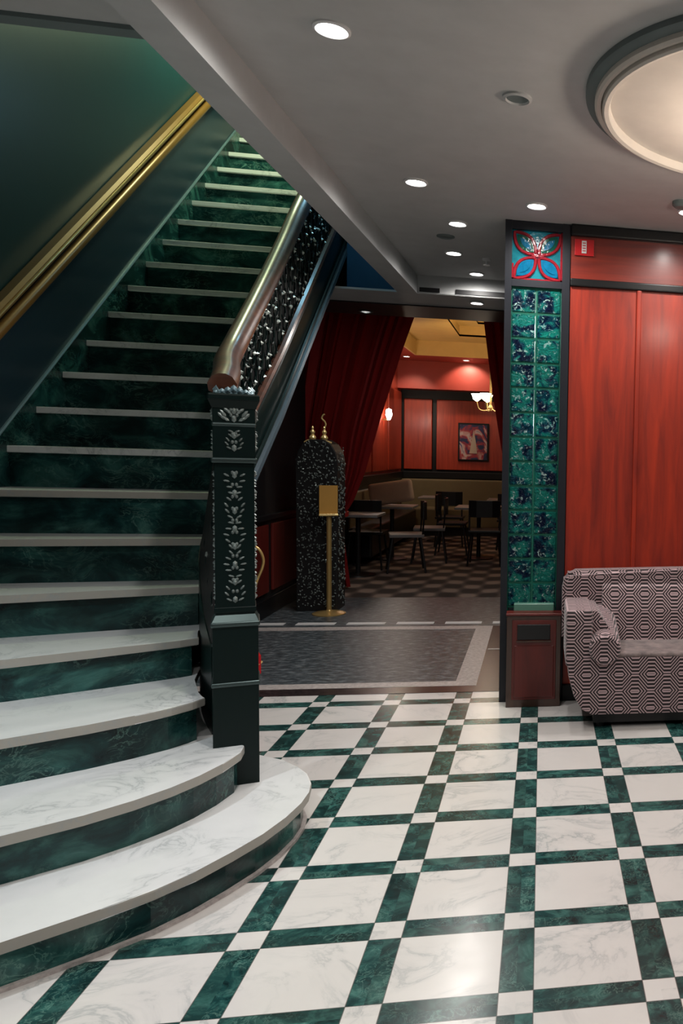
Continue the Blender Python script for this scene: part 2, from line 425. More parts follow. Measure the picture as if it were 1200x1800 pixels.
# stairwell shaft
struct('wall_stair_right', B(-1.14, -1.02, 2.9, 9.4, 3.0, 5.4), MBLUE)
struct('wall_stair_front', B(-2.65, -1.1, 2.98, 3.1, ZC+.12, 5.4), MTEAL)
struct('wall_stair_back', B(-2.65, -1.1, 9.3, 9.42, 3.2, 5.4), MTEAL)
struct('wall_blue', B(-1.50, -1.0, 6.80, 6.86, 2.715, 4.2), MBLUE)
struct('ceiling_stair', B(-2.85, -1.02, 2.9, 9.4, 5.2, 5.4), MCEILD)
# wall below the stair with red wainscot
wn_ = thing('wainscot', 'dark red panelled wainscot wall in the shadow below the staircase', 'wainscot', (-2.4, 7.9, 0))
obj('wall_board', B(-2.45, -2.37, 6.9, 8.95, 0, 3.1), MBLACK, wn_)
for y0, y1 in ((7.02, 7.72), (7.84, 8.55), (8.66, 8.9)):
    obj('red_panel', B(-2.37, -2.345, y0, y1, .2, .80, bev=.008), MBIN, wn_)
obj('dado_rail', B(-2.37, -2.325, 6.9, 8.95, .84, .89, bev=.01), MDARKTRIM, wn_)
obj('skirting', B(-2.37, -2.33, 6.9, 8.95, 0, .16, bev=.008), MDARKTRIM, wn_)

# red cherry wall
struct('wall_back', B(.14, 5, 4.98, 5.12, 0, ZC), MDARKTRIM)
pw = thing('wall_panelling', 'glossy cherry red wood panelling covering the wall behind the sofa', 'wall panelling', (2, 4.96, 0))
x = .145; i = 0
while x < 5:
    obj('panel', B(x, min(x+.405, 5), 4.955, 4.985, .1, 2.485, bev=.003), MCHERRY, pw)
    if i: obj('seam_strip', B(x-.014, x+.014, 4.94, 4.985, .1, 2.485, bev=.006), MCHERRY, pw)
    x += .41; i += 1
obj('frieze', B(.145, 5, 4.955, 4.985, 2.53, 2.775), MCHERRYH, pw)
obj('rail', B(.145, 5, 4.935, 4.985, 2.485, 2.53, bev=.008), MDARKTRIM, pw)
obj('cornice', B(.145, 5, 4.92, 4.985, 2.775, ZC, bev=.01), MDARKTRIM, pw)
struct('baseboard_back', B(.14, 5, 4.93, 4.985, 0, .1, bev=.006), MDARKTRIM)

# lounge shell
struct('wall_lounge_back', B(-2.6, 3.5, 15.5, 15.7, 0, 3.1), MDARKTRIM)
struct('wall_lounge_left', B(-2.62, -2.5, 9.6, 15.5, 0, 3.1), MLRED)
struct('wall_lounge_right', B(3.4, 3.5, 9.4, 15.6, 0, 3.1), MLRED)
ZL = 3.04
cl = bmesh.new()
box(cl, -2.6, -2.082, 9.45, 15.6, ZL, ZL+.1); box(cl, -2.082, 3.5, 14.182, 15.6, ZL, ZL+.1); box(cl, 2.032, 3.5, 9.45, 14.182, ZL, ZL+.1)
struct('ceiling_lounge', cl, MLREDD)
struct('wall_bulkhead', B(-2.5, 3.4, 15.1, 15.5, 2.56, ZL), MLREDD)
cf = thing('coffered_ceiling', 'stepped gold coffer recessed in the lounge ceiling beyond the curtain', 'coffered ceiling', (-.2, 11.8, ZL))
x0, x1, y0, y1, z = -2.05, 2.0, 9.45, 14.15, ZL
for dz, ds in ((.24, .75), (.16, .3), (.14, .5)):
    fb = bmesh.new()
    box(fb, x0-.03, x0, y0, y1, z-.002, z+dz); box(fb, x1, x1+.03, y0, y1, z-.002, z+dz); box(fb, x0-.03, x1+.03, y1, y1+.03, z-.002, z+dz); box(fb, x0-.03, x1+.03, y0-.03, y0, z-.002, z+dz)
    obj('fascia', fb, MGOLDP, cf)
    lb = bmesh.new(); zz = z+dz
    box(lb, x0, x0+ds, y0, y1, zz, zz+.03); box(lb, x1-ds, x1, y0, y1, zz, zz+.03)
    box(lb, x0+ds, x1-ds, y1-ds, y1, zz, zz+.03); box(lb, x0+ds, x1-ds, y0, y0+ds, zz, zz+.03)
    obj('ledge', lb, MGOLDP, cf)
    x0 += ds; x1 -= ds; y0 += ds; y1 -= ds; z = zz
    fx = (x0, x1, y0, y1)
obj('top_panel', B(x0-.02, x1+.02, y0-.02, y1+.02, z+.03, z+.06), MGOLDP, cf)
lp = thing('lounge_panelling', 'glowing red wall panels with dark stiles around the lounge beyond the curtain', 'wall panelling', (-1, 15.48, 1))
for xa, xb in ((-2.44, -1.96), (-1.88, -.2), (-.12, 1.6), (1.7, 3.3)):
    obj('panel', B(xa, xb, 15.44, 15.5, 1.14, 2.4, bev=.01), MLRED, lp)
for ya, yb in ((10.0, 11.3), (11.4, 12.7), (12.8, 14.0), (14.1, 15.3)):
    obj('panel', B(-2.5, -2.46, ya, yb, 1.14, 2.5, bev=.01), MLRED, lp)
obj('chair_rail', B(-2.5, 3.4, 15.4, 15.5, .98, 1.1, bev=.01), MDARKTRIM, lp)
obj('chair_rail', B(-2.5, -2.44, 9.6, 15.4, .98, 1.1, bev=.01), MDARKTRIM, lp)
obj('lower_wall', B(-2.5, -2.45, 9.6, 15.4, 0, .98), MDARKTRIM, lp)

# ------------------------------------------------------------------ staircase
TR, RI, Y0 = .2505, .2076, 2.67
XS0, XS1 = -2.65, -1.552
def yk(k): return Y0+TR*k
def zk(k): return 1.457+RI*(k-8)
stc = thing('staircase', 'sweeping staircase with white marble treads and dark green marble risers', 'staircase', (-2.0, 3, 0))
fronts = {
 1: (.15, [(-2.65, 1.62), (-2.1, 1.93), (-1.7, 2.165), (-1.404, 2.402), (-1.313, 2.475), (-1.227, 2.545), (-1.124, 2.64), (-1.05, 2.74), (-.985, 2.86), (-.93, 2.98), (-.892, 3.11), (-.873, 3.23), (-.872, 3.33), (-.888, 3.43), (-.93, 3.53), (-.99, 3.61), (-1.07, 3.70), (-1.2, 3.78), (-1.5, 3.82)], None),
 2: (.31, [(-2.65, 2.03), (-2.1, 2.36), (-1.8, 2.545), (-1.569, 2.707), (-1.407, 2.83), (-1.31, 2.93), (-1.237, 3.03), (-1.185, 3.13), (-1.147, 3.24), (-1.124, 3.36), (-1.135, 3.43), (-1.16, 3.47), (-1.25, 3.52), (-1.33, 3.62), (-1.5, 4.0)], None),
 3: (.48, [(-2.65, 2.62), (-2.2, 2.83), (-2.0, 2.95), (-1.78, 3.084), (-1.585, 3.212), (-1.47, 3.31), (-1.382, 3.40), (-1.335, 3.47), (-1.312, 3.527), (-1.37, 3.60), (-1.46, 3.80), (-1.53, 4.1)], None),
 4: (.65, [(-2.65, 3.24), (-2.3, 3.37), (-2.0, 3.51), (-1.764, 3.655), (-1.514, 3.815), (-1.46, 3.865), (-1.52, 4.0), (-1.53, 4.3)], None),
 5: (.835, [(-2.65, 3.72), (-2.25, 3.86), (-1.88, 4.0), (-1.54, 4.12), (-1.52, 4.4)], None),
 6: (1.04, [(-2.65, 4.13), (-1.72, 4.27), (-1.52, 4.30), (-1.52, 4.7)], None),
 7: (1.25, [(-2.65, 4.40), (-1.52, 4.47), (-1.52, 4.8)], None)}
zprev = 0
for k in range(1, 8):
    z, pts, _ = fronts[k]
    yb = {1: 3.9, 2: 4.1, 3: 4.3, 4: 4.5, 5: 4.6, 6: 4.8, 7: 5.0}[k]
    if k in (1,): poly = pts + [(-1.5, 4.0), (-2.65, 4.0)]
    else: poly = pts + [(-2.65, pts[-1][1])]
    tb = Pm(poly, z-.034, z, bev=.006)
    tr_ = obj('tread', tb, MW, stc, smooth=False)
    tr_.data.materials.append(MNOSE)
    for f in tr_.data.polygons:
        if abs(f.normal.z) < .35 and f.normal.y < .9: f.material_index = 1
    obj('riser', Pm(inset_poly(poly, .026 if k > 1 else .03), zprev, z-.034), MG, stc)
    zprev = z
obj('plinth_strip', Pm(inset_poly(fronts[1][1]+[(-1.5, 4.0), (-2.65, 4.0)], .016), 0, .012), MBORD, stc)
for k in range(8, 23):
    z = zk(k); y = yk(k)
    tb = B(XS0, XS1, y, y+TR+.05, z-.034, z, bev=.005)
    obj('tread', tb, MW, stc)
    obj('riser', B(XS0, XS1, y+.025, y+.06, (zk(k-1) if k > 8 else 1.25)-.01, z-.03), MG, stc)
obj('landing', B(XS0, XS1, yk(23), 9.3, zk(22)-.1, zk(22)), MG, stc)
# soffit under the flight
so = Pm([(4.6, 1.10), (4.6, 1.135), (8.7, 4.53), (8.7, 4.49)], XS0, XS1-.01, axis='x')
obj('soffit', so, MBLACK, stc)
# closed outer string following newel -> straight flight
strpath = [(-1.30, 3.58), (-1.385, 3.74), (-1.48, 3.95), (-1.55, 4.18), (-1.565, 4.7)]
sc = catmull([(a, c, 0) for a, c in strpath], 5)
def stepz(y):
    if y < 4.67:
        tab = [(3.5, .50), (3.8, .66), (4.1, .88), (4.35, 1.09), (4.67, 1.457)]
        for (a, za), (c, zc_) in zip(tab, tab[1:]):
            if y <= c: return za+(zc_-za)*(y-a)/(c-a)
    return 1.457+(y-4.674)*RI/TR
ends = sc + [Vector((-1.55, y, 0)) for y in (5.2, 5.8, 6.4, 7.0, 7.8, 8.6)]
bm = bmesh.new(); L = []
for i, p in enumerate(ends):
    t = (ends[min(i+1, len(ends)-1)]-ends[max(i-1, 0)]).normalized(); s = Vector((t.y, -t.x, 0))
    zt = stepz(p.y)+.13; zb = stepz(p.y)-.275 if p.y > 4.45 else .005
    L.append([bm.verts.new(Vector((p.x, p.y, q))+s*o) for q, o in ((zb, -.006), (zb, .022), (zt, .022), (zt, -.006))])
for a, c in zip(L, L[1:]):
    for i in range(4): bm.faces.new((a[i], a[(i+1) % 4], c[(i+1) % 4], c[i]))
bm.faces.new(L[0]); bm.faces.new(L[-1][::-1])
obj('outer_string', bm, MIRON, stc)
for dz, r, mt in ((.13, .024, MCAP), (.075, .012, MIRON), (-.235, .024, MSTR), (-.17, .013, MIRON)):
    tb = bmesh.new(); tube(tb, [(p.x+.03, p.y, stepz(p.y)+dz) for p in ends if p.y > 4.15], r, 8)
    obj('string_moulding', tb, mt if dz != .13 else MRAIL, stc, smooth=True)
# wall skirt of green marble along the left wall and navy panel below the rail
sk = [(3.3, .3), (4.3, 1.25), (4.656, 1.535), (8.9, 1.535+.826*4.244), (8.9, 4.2), (3.3, .0)]
obj('wall_skirt', Pm([(2.2, 0), (2.2, .55), (3.3, .62), (4.0, 1.02), (4.656, 1.535), (8.9, 5.04), (8.9, 4.2), (4.6, .9)], -2.65, -2.632, axis='x'), MG, stc)
tb = bmesh.new(); tube(tb, [(-2.636, 3.3, .62), (-2.636, 4.0, 1.02), (-2.636, 4.656, 1.54), (-2.636, 8.6, 4.80)], .009, 6)
obj('skirt_bead', tb, MCAP, stc)
struct('wall_panel', Pm([(2.0, .6), (3.3, .62), (4.0, 1.02), (4.656, 1.535), (8.9, 5.04), (8.9, 5.2), (7.9, 4.83), (4.62, 2.06), (3.2, .95), (2.0, .95)], -2.65, -2.640, axis='x'), MNAVY)
# wall handrail, two gilded rails
hr = thing('wall_handrail', 'gilded double handrail running up the teal wall left of the stairs', 'handrail', (-2.62, 4.6, 2.0))
def railp(dz): return [(-2.61, y, 2.10+dz+(y-4.63)*.821) for y in (3.6, 4.0, 5.0, 6.0, 7.0, 8.0, 8.6)]
tb = bmesh.new(); sweep(tb, railp(.055), [(-.03, -.022), (.02, -.03), (.034, -.012), (.034, .012), (.02, .028), (-.03, .02)]); obj('upper_rail', tb, MGILT, hr, smooth=True)
tb = bmesh.new(); tube(tb, [(p[0]+.034, p[1], p[2]-.002) for p in railp(.055)], .007, 8); obj('gilt_edge', tb, MBRASS, hr, smooth=True)
tb = bmesh.new(); tube(tb, railp(-.06), .028, 10); obj('lower_rail', tb, MGILT, hr, smooth=True)
tb = bmesh.new(); sweep(tb, [(-2.637, p[1], p[2]) for p in railp(0)], [(-.01, -.06), (.008, -.06), (.008, .06), (-.01, .06)]); obj('back_plate', tb, MDARKTRIM, hr)

# ------------------------------------------------------------------ balustrade
bal = thing('balustrade', 'cast iron balustrade of dense scrollwork under a curved polished wooden handrail', 'balustrade', (-1.5, 4.5, 0))
top = catmull([(-1.25, 3.56, 1.735), (-1.31, 3.78, 1.80), (-1.40, 4.05, 1.88), (-1.465, 4.35, 2.0), (-1.52, 4.905, 2.345), (-1.535, 5.35, 2.70), (-1.535, 5.72, 3.04), (-1.535, 6.6, 3.77), (-1.535, 8.4, 5.1)], 5)
tb = bmesh.new(); sweep(tb, [p+Vector((0, 0, -.0)) for p in top], [(-.048, -.03), (-.052, .0), (-.035, .03), (-.012, .042), (.012, .042), (.035, .03), (.052, .0), (.048, -.03), (.02, -.045), (-.02, -.045)])
obj('handrail', tb, MRAIL, bal, smooth=True)
def topz(y):
    for a, c in zip(top, top[1:]):
        if a.y <= y <= c.y: return a.z+(c.z-a.z)*(y-a.y)/(c.y-a.y), a.x+(c.x-a.x)*(y-a.y)/(c.y-a.y)
    return (top[0].z, top[0].x) if y < top[0].y else (top[-1].z, top[-1].x)
def botx(y):
    for a, c in zip(ends, ends[1:]):
        if a.y <= y <= c.y: return a.x+(c.x-a.x)*(y-a.y)/(c.y-a.y)
    return ends[0].x if y < ends[0].y else ends[-1].x
def BP(y, t, off=0):
    zt, xt = topz(y); zb = stepz(y)+.13; xb = botx(y)
    return Vector((xb+(xt-xb)*t+off, y, zb+(zt-.03-zb)*t))
bm = bmesh.new(); ys = [3.6+.15*i for i in range(33)]; L = []
for y in ys: L.append([bm.verts.new(BP(y, 0, -.004)), bm.verts.new(BP(y, 1, -.004)), bm.verts.new(BP(y, 1, .004)), bm.verts.new(BP(y, 0, .004))])
for a, c in zip(L, L[1:]):
    for i in range(4): bm.faces.new((a[i], a[(i+1) % 4], c[(i+1) % 4], c[i]))
bm.faces.new(L[0]); bm.faces.new(L[-1][::-1])
obj('screen_plate', bm, MBLACK, bal)
random.seed(4)
y = 3.66; cnt = 0
while y < 7.6 and cnt < 60:
    tb = bmesh.new(); tube(tb, [BP(y, 0, .012), BP(y, .5, .014), BP(y, 1, .012)], .006, 6)
    obj('baluster', tb, MIRON, bal); y += .10; cnt += 1
# scroll work: rings and leaves
sb = bmesh.new(); lb = bmesh.new(); y = 3.68; row = 0
while y < 7.6:
    for j, t in enumerate((.12, .34, .56, .78, .93)):
        yy = y+(.05 if j % 2 else 0); c = BP(yy, t, .018)
        nx = Vector((1, 0, 0)); r = .042
        pts = [c+Vector((0, r*math.cos(a)*(1-.35*a/7), r*1.2*math.sin(a)*(1-.35*a/7))) for a in [q*.7 for q in range(10)]]
        tube(sb, pts, .005, 5, upv=Vector((1, 0, 0)))
        for q in range(3):
            a = random.uniform(0, PI); ax = Vector((0, math.cos(a), math.sin(a))); uu = Vector((0, -math.sin(a), math.cos(a)))
            cc = c+Vector((.006, random.uniform(-.05, .05), random.uniform(-.06, .06)))
            if random.random() < .62: blob(lb, cc, ax, uu, nx, random.uniform(.009, .016), random.uniform(.006, .010), .012)
    y += .105
obj('scrollwork', sb, MIRON, bal)['kind'] = 'stuff'
obj('carved_leaves', lb, MGLINT, bal)['kind'] = 'stuff'  # pale leaves imitate highlights speckling the black iron

# ------------------------------------------------------------------ newel post
th = math.radians(18); nc = Vector((-1.190, 3.509, 0))
nw = thing('newel_post', 'tall square dark green carved newel post standing on the lowest steps', 'newel post', (nc.x, nc.y, .15))
def nt_(bm):
    bmesh.ops.rotate(bm, verts=bm.verts, cent=(0, 0, 0), matrix=Matrix.Rotation(th, 3, 'Z')); bmesh.ops.translate(bm, verts=bm.verts, vec=nc); return bm
def sq(h, z0, z1, bev=0): return nt_(box(bmesh.new(), -h, h, -h, h, z0, z1, bev=bev))
obj('base_block', sq(.080, .12, .555, bev=.004), MIRON, nw)
obj('base_moulding', sq(.084, .548, .566, bev=.006), MIRON2, nw)
obj('upper_base', sq(.079, .56, .79, bev=.004), MIRON, nw)
def frust(h0, z0, h1, z1):
    bm = bmesh.new(); a = [bm.verts.new((s*h0, t*h0, z0)) for s, t in ((-1,-1),(1,-1),(1,1),(-1,1))]; c = [bm.verts.new((s*h1, t*h1, z1)) for s, t in ((-1,-1),(1,-1),(1,1),(-1,1))]
    bm.faces.new(a[::-1]); bm.faces.new(c)
    for i in range(4): bm.faces.new((a[i], a[(i+1) % 4], c[(i+1) % 4], c[i]))
    return nt_(bm)
obj('moulding', sq(.085, .785, .805, bev=.008), MIRON2, nw)
obj('moulding', frust(.080, .805, .066, .835), MIRON2, nw)
obj('shaft', sq(.068, .83, 1.44, bev=.003), MIRON, nw)
obj('shaft_frame', sq(.072, .84, .862, bev=.004), MIRON, nw)
for z0, z1, h in ((1.425, 1.445, .078), (1.565, 1.58, .075)): obj('band', sq(h, z0, z1, bev=.006), MIRON2, nw)
obj('neck_block', sq(.072, 1.44, 1.66, bev=.003), MIRON, nw)
obj('shelf_leaf', frust(.060, 1.452, .045, 1.47), MGLINT, nw)
obj('cap', frust(.074, 1.635, .086, 1.665), MIRON, nw)
obj('cap_plate', sq(.088, 1.665, 1.69, bev=.006), MIRON, nw)
def carved(z0, z1, w_, rows, mat, hs=.068):
    for face in range(4):
        bt = bmesh.new()
        for r_ in range(rows):
            zc_ = z0+(z1-z0)*(r_+.5)/rows; q = .5+.5*math.sin(r_*1.3)
            for s in (-1, 1):
                a = .5+.4*math.sin(r_*.9)
                ax = Vector((s*math.cos(a), 0, math.sin(a))); uu = Vector((-s*math.sin(a), 0, math.cos(a)))
                blob(bt, (s*w_*(.35+.5*q), -hs, zc_), ax, uu, Vector((0, -1, 0)), w_*.34, w_*.13, .008)
                if r_ % 2: blob(bt, (s*w_*.2, -hs, zc_+.4*(z1-z0)/rows), Vector((0, 0, 1)), Vector((1, 0, 0)), Vector((0, -1, 0)), .008, .006, .008)
            if r_ % 3 == 0: blob(bt, (0, -hs, zc_), Vector((0, 0, 1)), Vector((1, 0, 0)), Vector((0, -1, 0)), .014, .009, .010)
        bmesh.ops.rotate(bt, verts=bt.verts, cent=(0, 0, 0), matrix=Matrix.Rotation(face*PI/2, 3, 'Z'))
        obj('carved_panel', nt_(bt), mat, nw)
carved(.88, 1.39, .034, 22, MGLINT2)
carved(1.475, 1.555, .03, 5, MGLINT2, .072)
carved(1.59, 1.63, .05, 4, MGLINT2, .073)
cr2 = bmesh.new()
for face in range(4):
    bt = bmesh.new()
    for q in range(-3, 4): blob(bt, (q*.02, -.06+abs(q)*.004, 1.692+.010*(3.2-abs(q))*.5), Vector((0, 0, 1)), Vector((1, 0, 0)), Vector((0, -1, 0)), .010+.008*(3.3-abs(q))/3.3, .012, .014)
    bmesh.ops.rotate(bt, verts=bt.verts, cent=(0, 0, 0), matrix=Matrix.Rotation(face*PI/2, 3, 'Z'))
    tmp = bpy.data.meshes.new('tmp'); bt.to_mesh(tmp); bt.free(); cr2.from_mesh(tmp); bpy.data.meshes.remove(tmp)
obj('leaf_crown', nt_(cr2), MCAP, nw)

# ------------------------------------------------------------------ glass block pillar
gp = thing('glass_block_pillar', 'dark framed pillar of teal glass blocks under a flower glass panel', 'pillar', (-.045, 5.1, 0))
fr_ = bmesh.new()
box(fr_, -.23, -.192, 4.945, 5.3, 0, ZC); box(fr_, .098, .142, 4.945, 5.3, 0, ZC)
box(fr_, -.192, .098, 4.95, 5.3, 2.792, ZC); box(fr_, -.192, .098, 4.95, 5.0, 2.465, 2.505)
box(fr_, -.192, .098, 4.95, 5.3, 0, .50); box(fr_, -.192, .098, 5.27, 5.3, .5, ZC)
obj('frame', fr_, MPIL, gp)
obj('back_lining', B(-.192, .098, 5.24, 5.268, .5, 2.79), MWHITE, gp)
obj('marble_ledge', B(-.15, .085, 4.915, 4.985, .555, .60, bev=.004), MGREENL, gp)
bw = .145; n_r = 13; z0 = .58
jg = bmesh.new()
for xa in (-.192, -.0525, .0915): box(jg, xa, xa+.013 if xa > -.1 and xa < 0 else xa+.005, 4.970, 5.04, .5, 2.465)
for r_ in range(n_r+1): box(jg, -.187, .0915, 4.9705, 5.04, z0+r_*bw-.012, z0+r_*bw+.001)
obj('joint_grid', jg, MGROUT, gp)
for r_ in range(n_r):
    for c_ in range(2):
        xa = -.192+.004+c_*bw; za = z0+r_*bw
        obj('glass_block', B(xa, xa+bw-.011, 4.965, 5.05, za, za+bw-.011, bev=.008), MGLASS, gp)
obj('flower_ground', B(-.192, .098, 4.985, 4.995, 2.505, 2.792), MPTEAL, gp)
cx0, cz0 = -.047, 2.648
for sx_, sz_ in ((1, 1), (1, -1), (-1, 1), (-1, -1)):
    def leaf(w_, l0, l1, off=0, K=12):
        a = math.atan2(sz_, sx_); ax = Vector((math.cos(a), math.sin(a))); nn = Vector((-math.sin(a), math.cos(a)))
        out = []
        for i in range(K+1):
            t = i/K; s = l0+(l1-l0)*t; out.append(Vector((cx0, cz0))+ax*s+nn*w_*math.sin(PI*t)**.8)
        for i in range(1, K):
            t = 1-i/K; s = l0+(l1-l0)*t; out.append(Vector((cx0, cz0))+ax*s-nn*w_*math.sin(PI*t)**.8)
        return out
    inner = leaf(.037, .03, .165)
    obj('petal', Pm([(p.x, p.y) for p in inner], 4.972, 4.984, axis='y'), MPBLUE if sz_ < 0 else MPGREEN, gp)
    inner2 = leaf(.018, .05, .14)
    obj('petal_heart', Pm([(p.x, p.y) for p in inner2], 4.968, 4.973, axis='y'), MPBLUE, gp)
    rim = leaf(.046, .015, .185); tb = bmesh.new()
    tube(tb, [(p.x, 4.975, p.y) for p in rim+rim[:1]], .010, 6, upv=Vector((0, 1, 0)))
    obj('petal_rim', tb, MPRED, gp)
rb = bmesh.new(); box(rb, -.192, .098, 4.97, 4.984, 2.505, 2.517); box(rb, .086, .098, 4.97, 4.984, 2.505, 2.792); box(rb, -.192, -.182, 4.97, 4.984, 2.505, 2.60)
box(rb, -.08, -.01, 4.965, 4.984, 2.643, 2.655)
obj('red_border', rb, MPRED, gp)

# recycling bin
bn = thing('waste_bin', 'mahogany waste bin cabinet with black slot in front of the glass pillar', 'bin', (-.03, 4.86, 0))
obj('cabinet', B(-.186, .128, 4.83, 4.92, 0, .545, bev=.004), MBINF, bn)
obj('top', B(-.19, .132, 4.82, 4.92, .545, .56, bev=.004), MBIN, bn)
obj('front_panel', B(-.14, .088, 4.818, 4.835, .06, .37, bev=.006), MBIN, bn)
obj('inset_frame', B(-.155, .10, 4.824, 4.835, .045, .52, bev=.004), MBIN, bn)
obj('slot', B(-.125, .065, 4.816, 4.83, .405, .495, bev=.004), MBLACK, bn)
obj('hinge_lip', B(-.13, .07, 4.812, 4.826, .392, .40), MBINF, bn)

# fire sign
fs = thing('fire_sign', 'small red plate with a white centre panel on the wood frieze', 'sign', (.22, 4.95, 2.71))
obj('plate', B(.167, .28, 4.942, 4.956, 2.665, 2.76, bev=.003), MREDP, fs)
obj('white_panel', B(.208, .236, 4.938, 4.944, 2.678, 2.75), MWHITE, fs)
lb2 = bmesh.new()
for i in range(4): box(lb2, .213, .231, 4.9365, 4.9385, 2.689+i*.015, 2.694+i*.015)
obj('print_lines', lb2, MREDP, fs)

# ------------------------------------------------------------------ sofa
sf = thing('sofa', 'low sofa in pink and black nested octagon fabric against the red wall', 'sofa', (1.0, 4.6, 0))
def fabric(name, bm, smooth=True, mat=MFAB):
    uvl = None
    bmesh.ops.recalc_face_normals(bm, faces=bm.faces)
    uvl = bm.loops.layers.uv.new('UVMap')
    for f in bm.faces:
        n = f.normal
        for l in f.loops:
            c = l.vert.co
            if abs(n.z) > .8: l[uvl].uv = (c.x, c.y)
            elif abs(n.x) > .75: l[uvl].uv = (c.y+.04, c.z)
            else: l[uvl].uv = (c.x+.007, c.z-.022)
    return obj(name, bm, mat, sf, smooth=smooth)
XE = 1.95
# base body with rounded under-corner
prof = [(.145, .60), (.150, .45), (.160, .30), (.190, .19), (.235, .115), (.29, .085), (XE-.15, .085), (XE-.05, .115), (XE, .19), (XE+.03, .30), (XE+.04, .60)]
body = bmesh.new(); prism(body, prof[:6]+prof[6:]+[(XE-.1, .60), (XE-.1, .39), (.27, .39), (.27, .60)], 4.38, 4.86, axis='y', bev=.012)
fabric('body', body, False)
# back
bk = bmesh.new(); prism(bk, [(.132, .40), (.130, .74), (.145, .79), (.18, .815), (1.0, .835), (XE-.1, .83), (XE-.03, .79), (XE, .74), (XE, .40)], 4.78, 4.925, axis='y')
bmesh.ops.bevel(bk, geom=[e for e in bk.edges], offset=.025, segments=3, affect='EDGES')
fabric('backrest', bk)
bk = bmesh.new(); prism(bk, [(4.70, .42), (4.725, .60), (4.76, .72), (4.80, .77), (4.82, .42)], .36, XE-.22, axis='x', bev=.012)
fabric('back_cushion', bk, False)
for x_, sgn in ((.15, 1), (XE-.15, -1)):
    ab = bmesh.new()
    a0, a1 = (x_-.008, x_+.135) if sgn > 0 else (x_+.005, x_+.19)
    box(ab, a0, a1, 4.375, 4.80, .35, .662, bev=.025)
    fabric('arm', ab)
    xb = .352 if sgn > 0 else XE-.20
    bb = bmesh.new(); K = 20
    L = []
    for (yy, rr_, zz) in ((4.345, .055, .452), (4.335, .072, .452), (4.345, .082, .452), (4.38, .088, .455), (4.6, .09, .50), (4.80, .09, .54)):
        L.append([bb.verts.new((xb+rr_*math.cos(2*PI*i/K), yy, zz+rr_*math.sin(2*PI*i/K))) for i in range(K)])
    for a, c in zip(L, L[1:]):
        for i in range(K): bb.faces.new((a[i], a[(i+1) % K], c[(i+1) % K], c[i]))
    bb.faces.new(L[0]); bb.faces.new(L[-1])
    fabric('bolster', bb)
    wb = bmesh.new(); prism(wb, [(xb-.10, .40), (xb-.10, .655), (xb-.04, .65), (xb+.03, .55), (xb+.03, .40)], 4.42, 4.76, axis='y', bev=.01)
    fabric('arm_slope', wb)
obj('seat_cushion', B(.40, XE-.28, 4.385, 4.74, .375, .425, bev=.018), MVELV, sf, smooth=True)
obj('plinth', B(.30, XE-.13, 4.42, 4.84, .03, .09), MBLACK, sf)
for x_ in (.34, XE-.2):
    for y_ in (4.46, 4.8): obj('leg', lathe(bmesh.new(), [(.02, 0), (.026, .035)], (x_, y_, 0), 12), MBLACK, sf)

# ------------------------------------------------------------------ ceiling medallion
md = thing('ceiling_dome', 'round cream ceiling dome with stepped moulded ring at the upper right', 'ceiling dome', (.88, 3.11, ZC))
mc = (.88, 3.11, ZC)
obj('shaded_outer_moulding', lathe(bmesh.new(), [(.745, .0), (.745, -.02), (.735, -.028), (.70, -.03), (.70, 0)], mc, 96, False), MLGREY, md, smooth=True)  # shade on the ring's outer face is put into its grey colour
obj('middle_moulding', lathe(bmesh.new(), [(.712, .0), (.712, -.045), (.704, -.052), (.690, -.050), (.686, -.040), (.686, 0)], mc, 96, False), MCREAM, md, smooth=True)
obj('inner_moulding', lathe(bmesh.new(), [(.684, .0), (.684, -.06), (.676, -.066), (.660, -.062), (.654, -.05), (.654, 0)], mc, 96, False), MCREAM, md, smooth=True)
obj('dome_disc', lathe(bmesh.new(), [(.656, -.03), (.5, -.034), (.25, -.038), (0, -.04)], mc, 96, False), MCREAM, md, smooth=True)
ch = thing('unseen_pendant_lamp', 'added glass bowl lamp out of view under the round ceiling dome', 'lamp', (.9, 3.11, 2.5))  # lamp added out of view to light the dome and lobby
obj('stem', lathe(bmesh.new(), [(.008, 0), (.008, .34)], (.95, 3.11, 2.46), 8), MBRASS, ch)
obj('bowl', lathe(bmesh.new(), [(.0, -.05), (.06, -.035), (.10, .0), (.105, .02)], (.95, 3.11, 2.44), 24, False), MEMITW, ch)

# ------------------------------------------------------------------ ceiling fixtures
WARM = (1, .95, .90); COOL = (.90, .97, 1)
DL = [(-.687, 2.90, ZC, 'nearest downlight shining beside the staircase beam', 1),
      (-.645, 4.40, ZC, 'second downlight along the beam from the nearest', 1),
      (-.514, 5.116, ZC, 'downlight left of the pillar, just before the small round vent', 1),
      (-.614, 5.875, ZC, 'downlight just beyond the small round vent', 1),
      (-.511, 6.50, ZC, 'last lit downlight before the grey header', 1),
      (-.541, 6.95, 2.70, 'small downlight set in the grey header soffit', 1),
      (-.052, 4.628, ZC, 'downlight directly in front of the glass block pillar', 1)]
OFFV = [(.76, 4.50), (1.7, 4.5), (.5, 1.6), (-.7, 1.3), (1.6, 1.8), (.5, .2), (-.7, -.3), (2.6, 3.2)]  # out of view; most were added to brighten the lobby
proto = None
def downlight(x, y, z, label):
    o = thing('downlight', 'recessed ' + label, 'downlight', (x, y, z), 'recessed downlights in the ceiling')
    obj('trim_ring', lathe(bmesh.new(), [(.058, .002), (.058, -.006), (.050, -.010), (.042, -.004), (.040, .0)], (x, y, z), 28, False), MWHITE, o, smooth=True)
    obj('bulb', lathe(bmesh.new(), [(.040, -.003), (.02, -.008), (0, -.009)], (x, y, z), 24, False), MEMIT, o)
EDL = 34
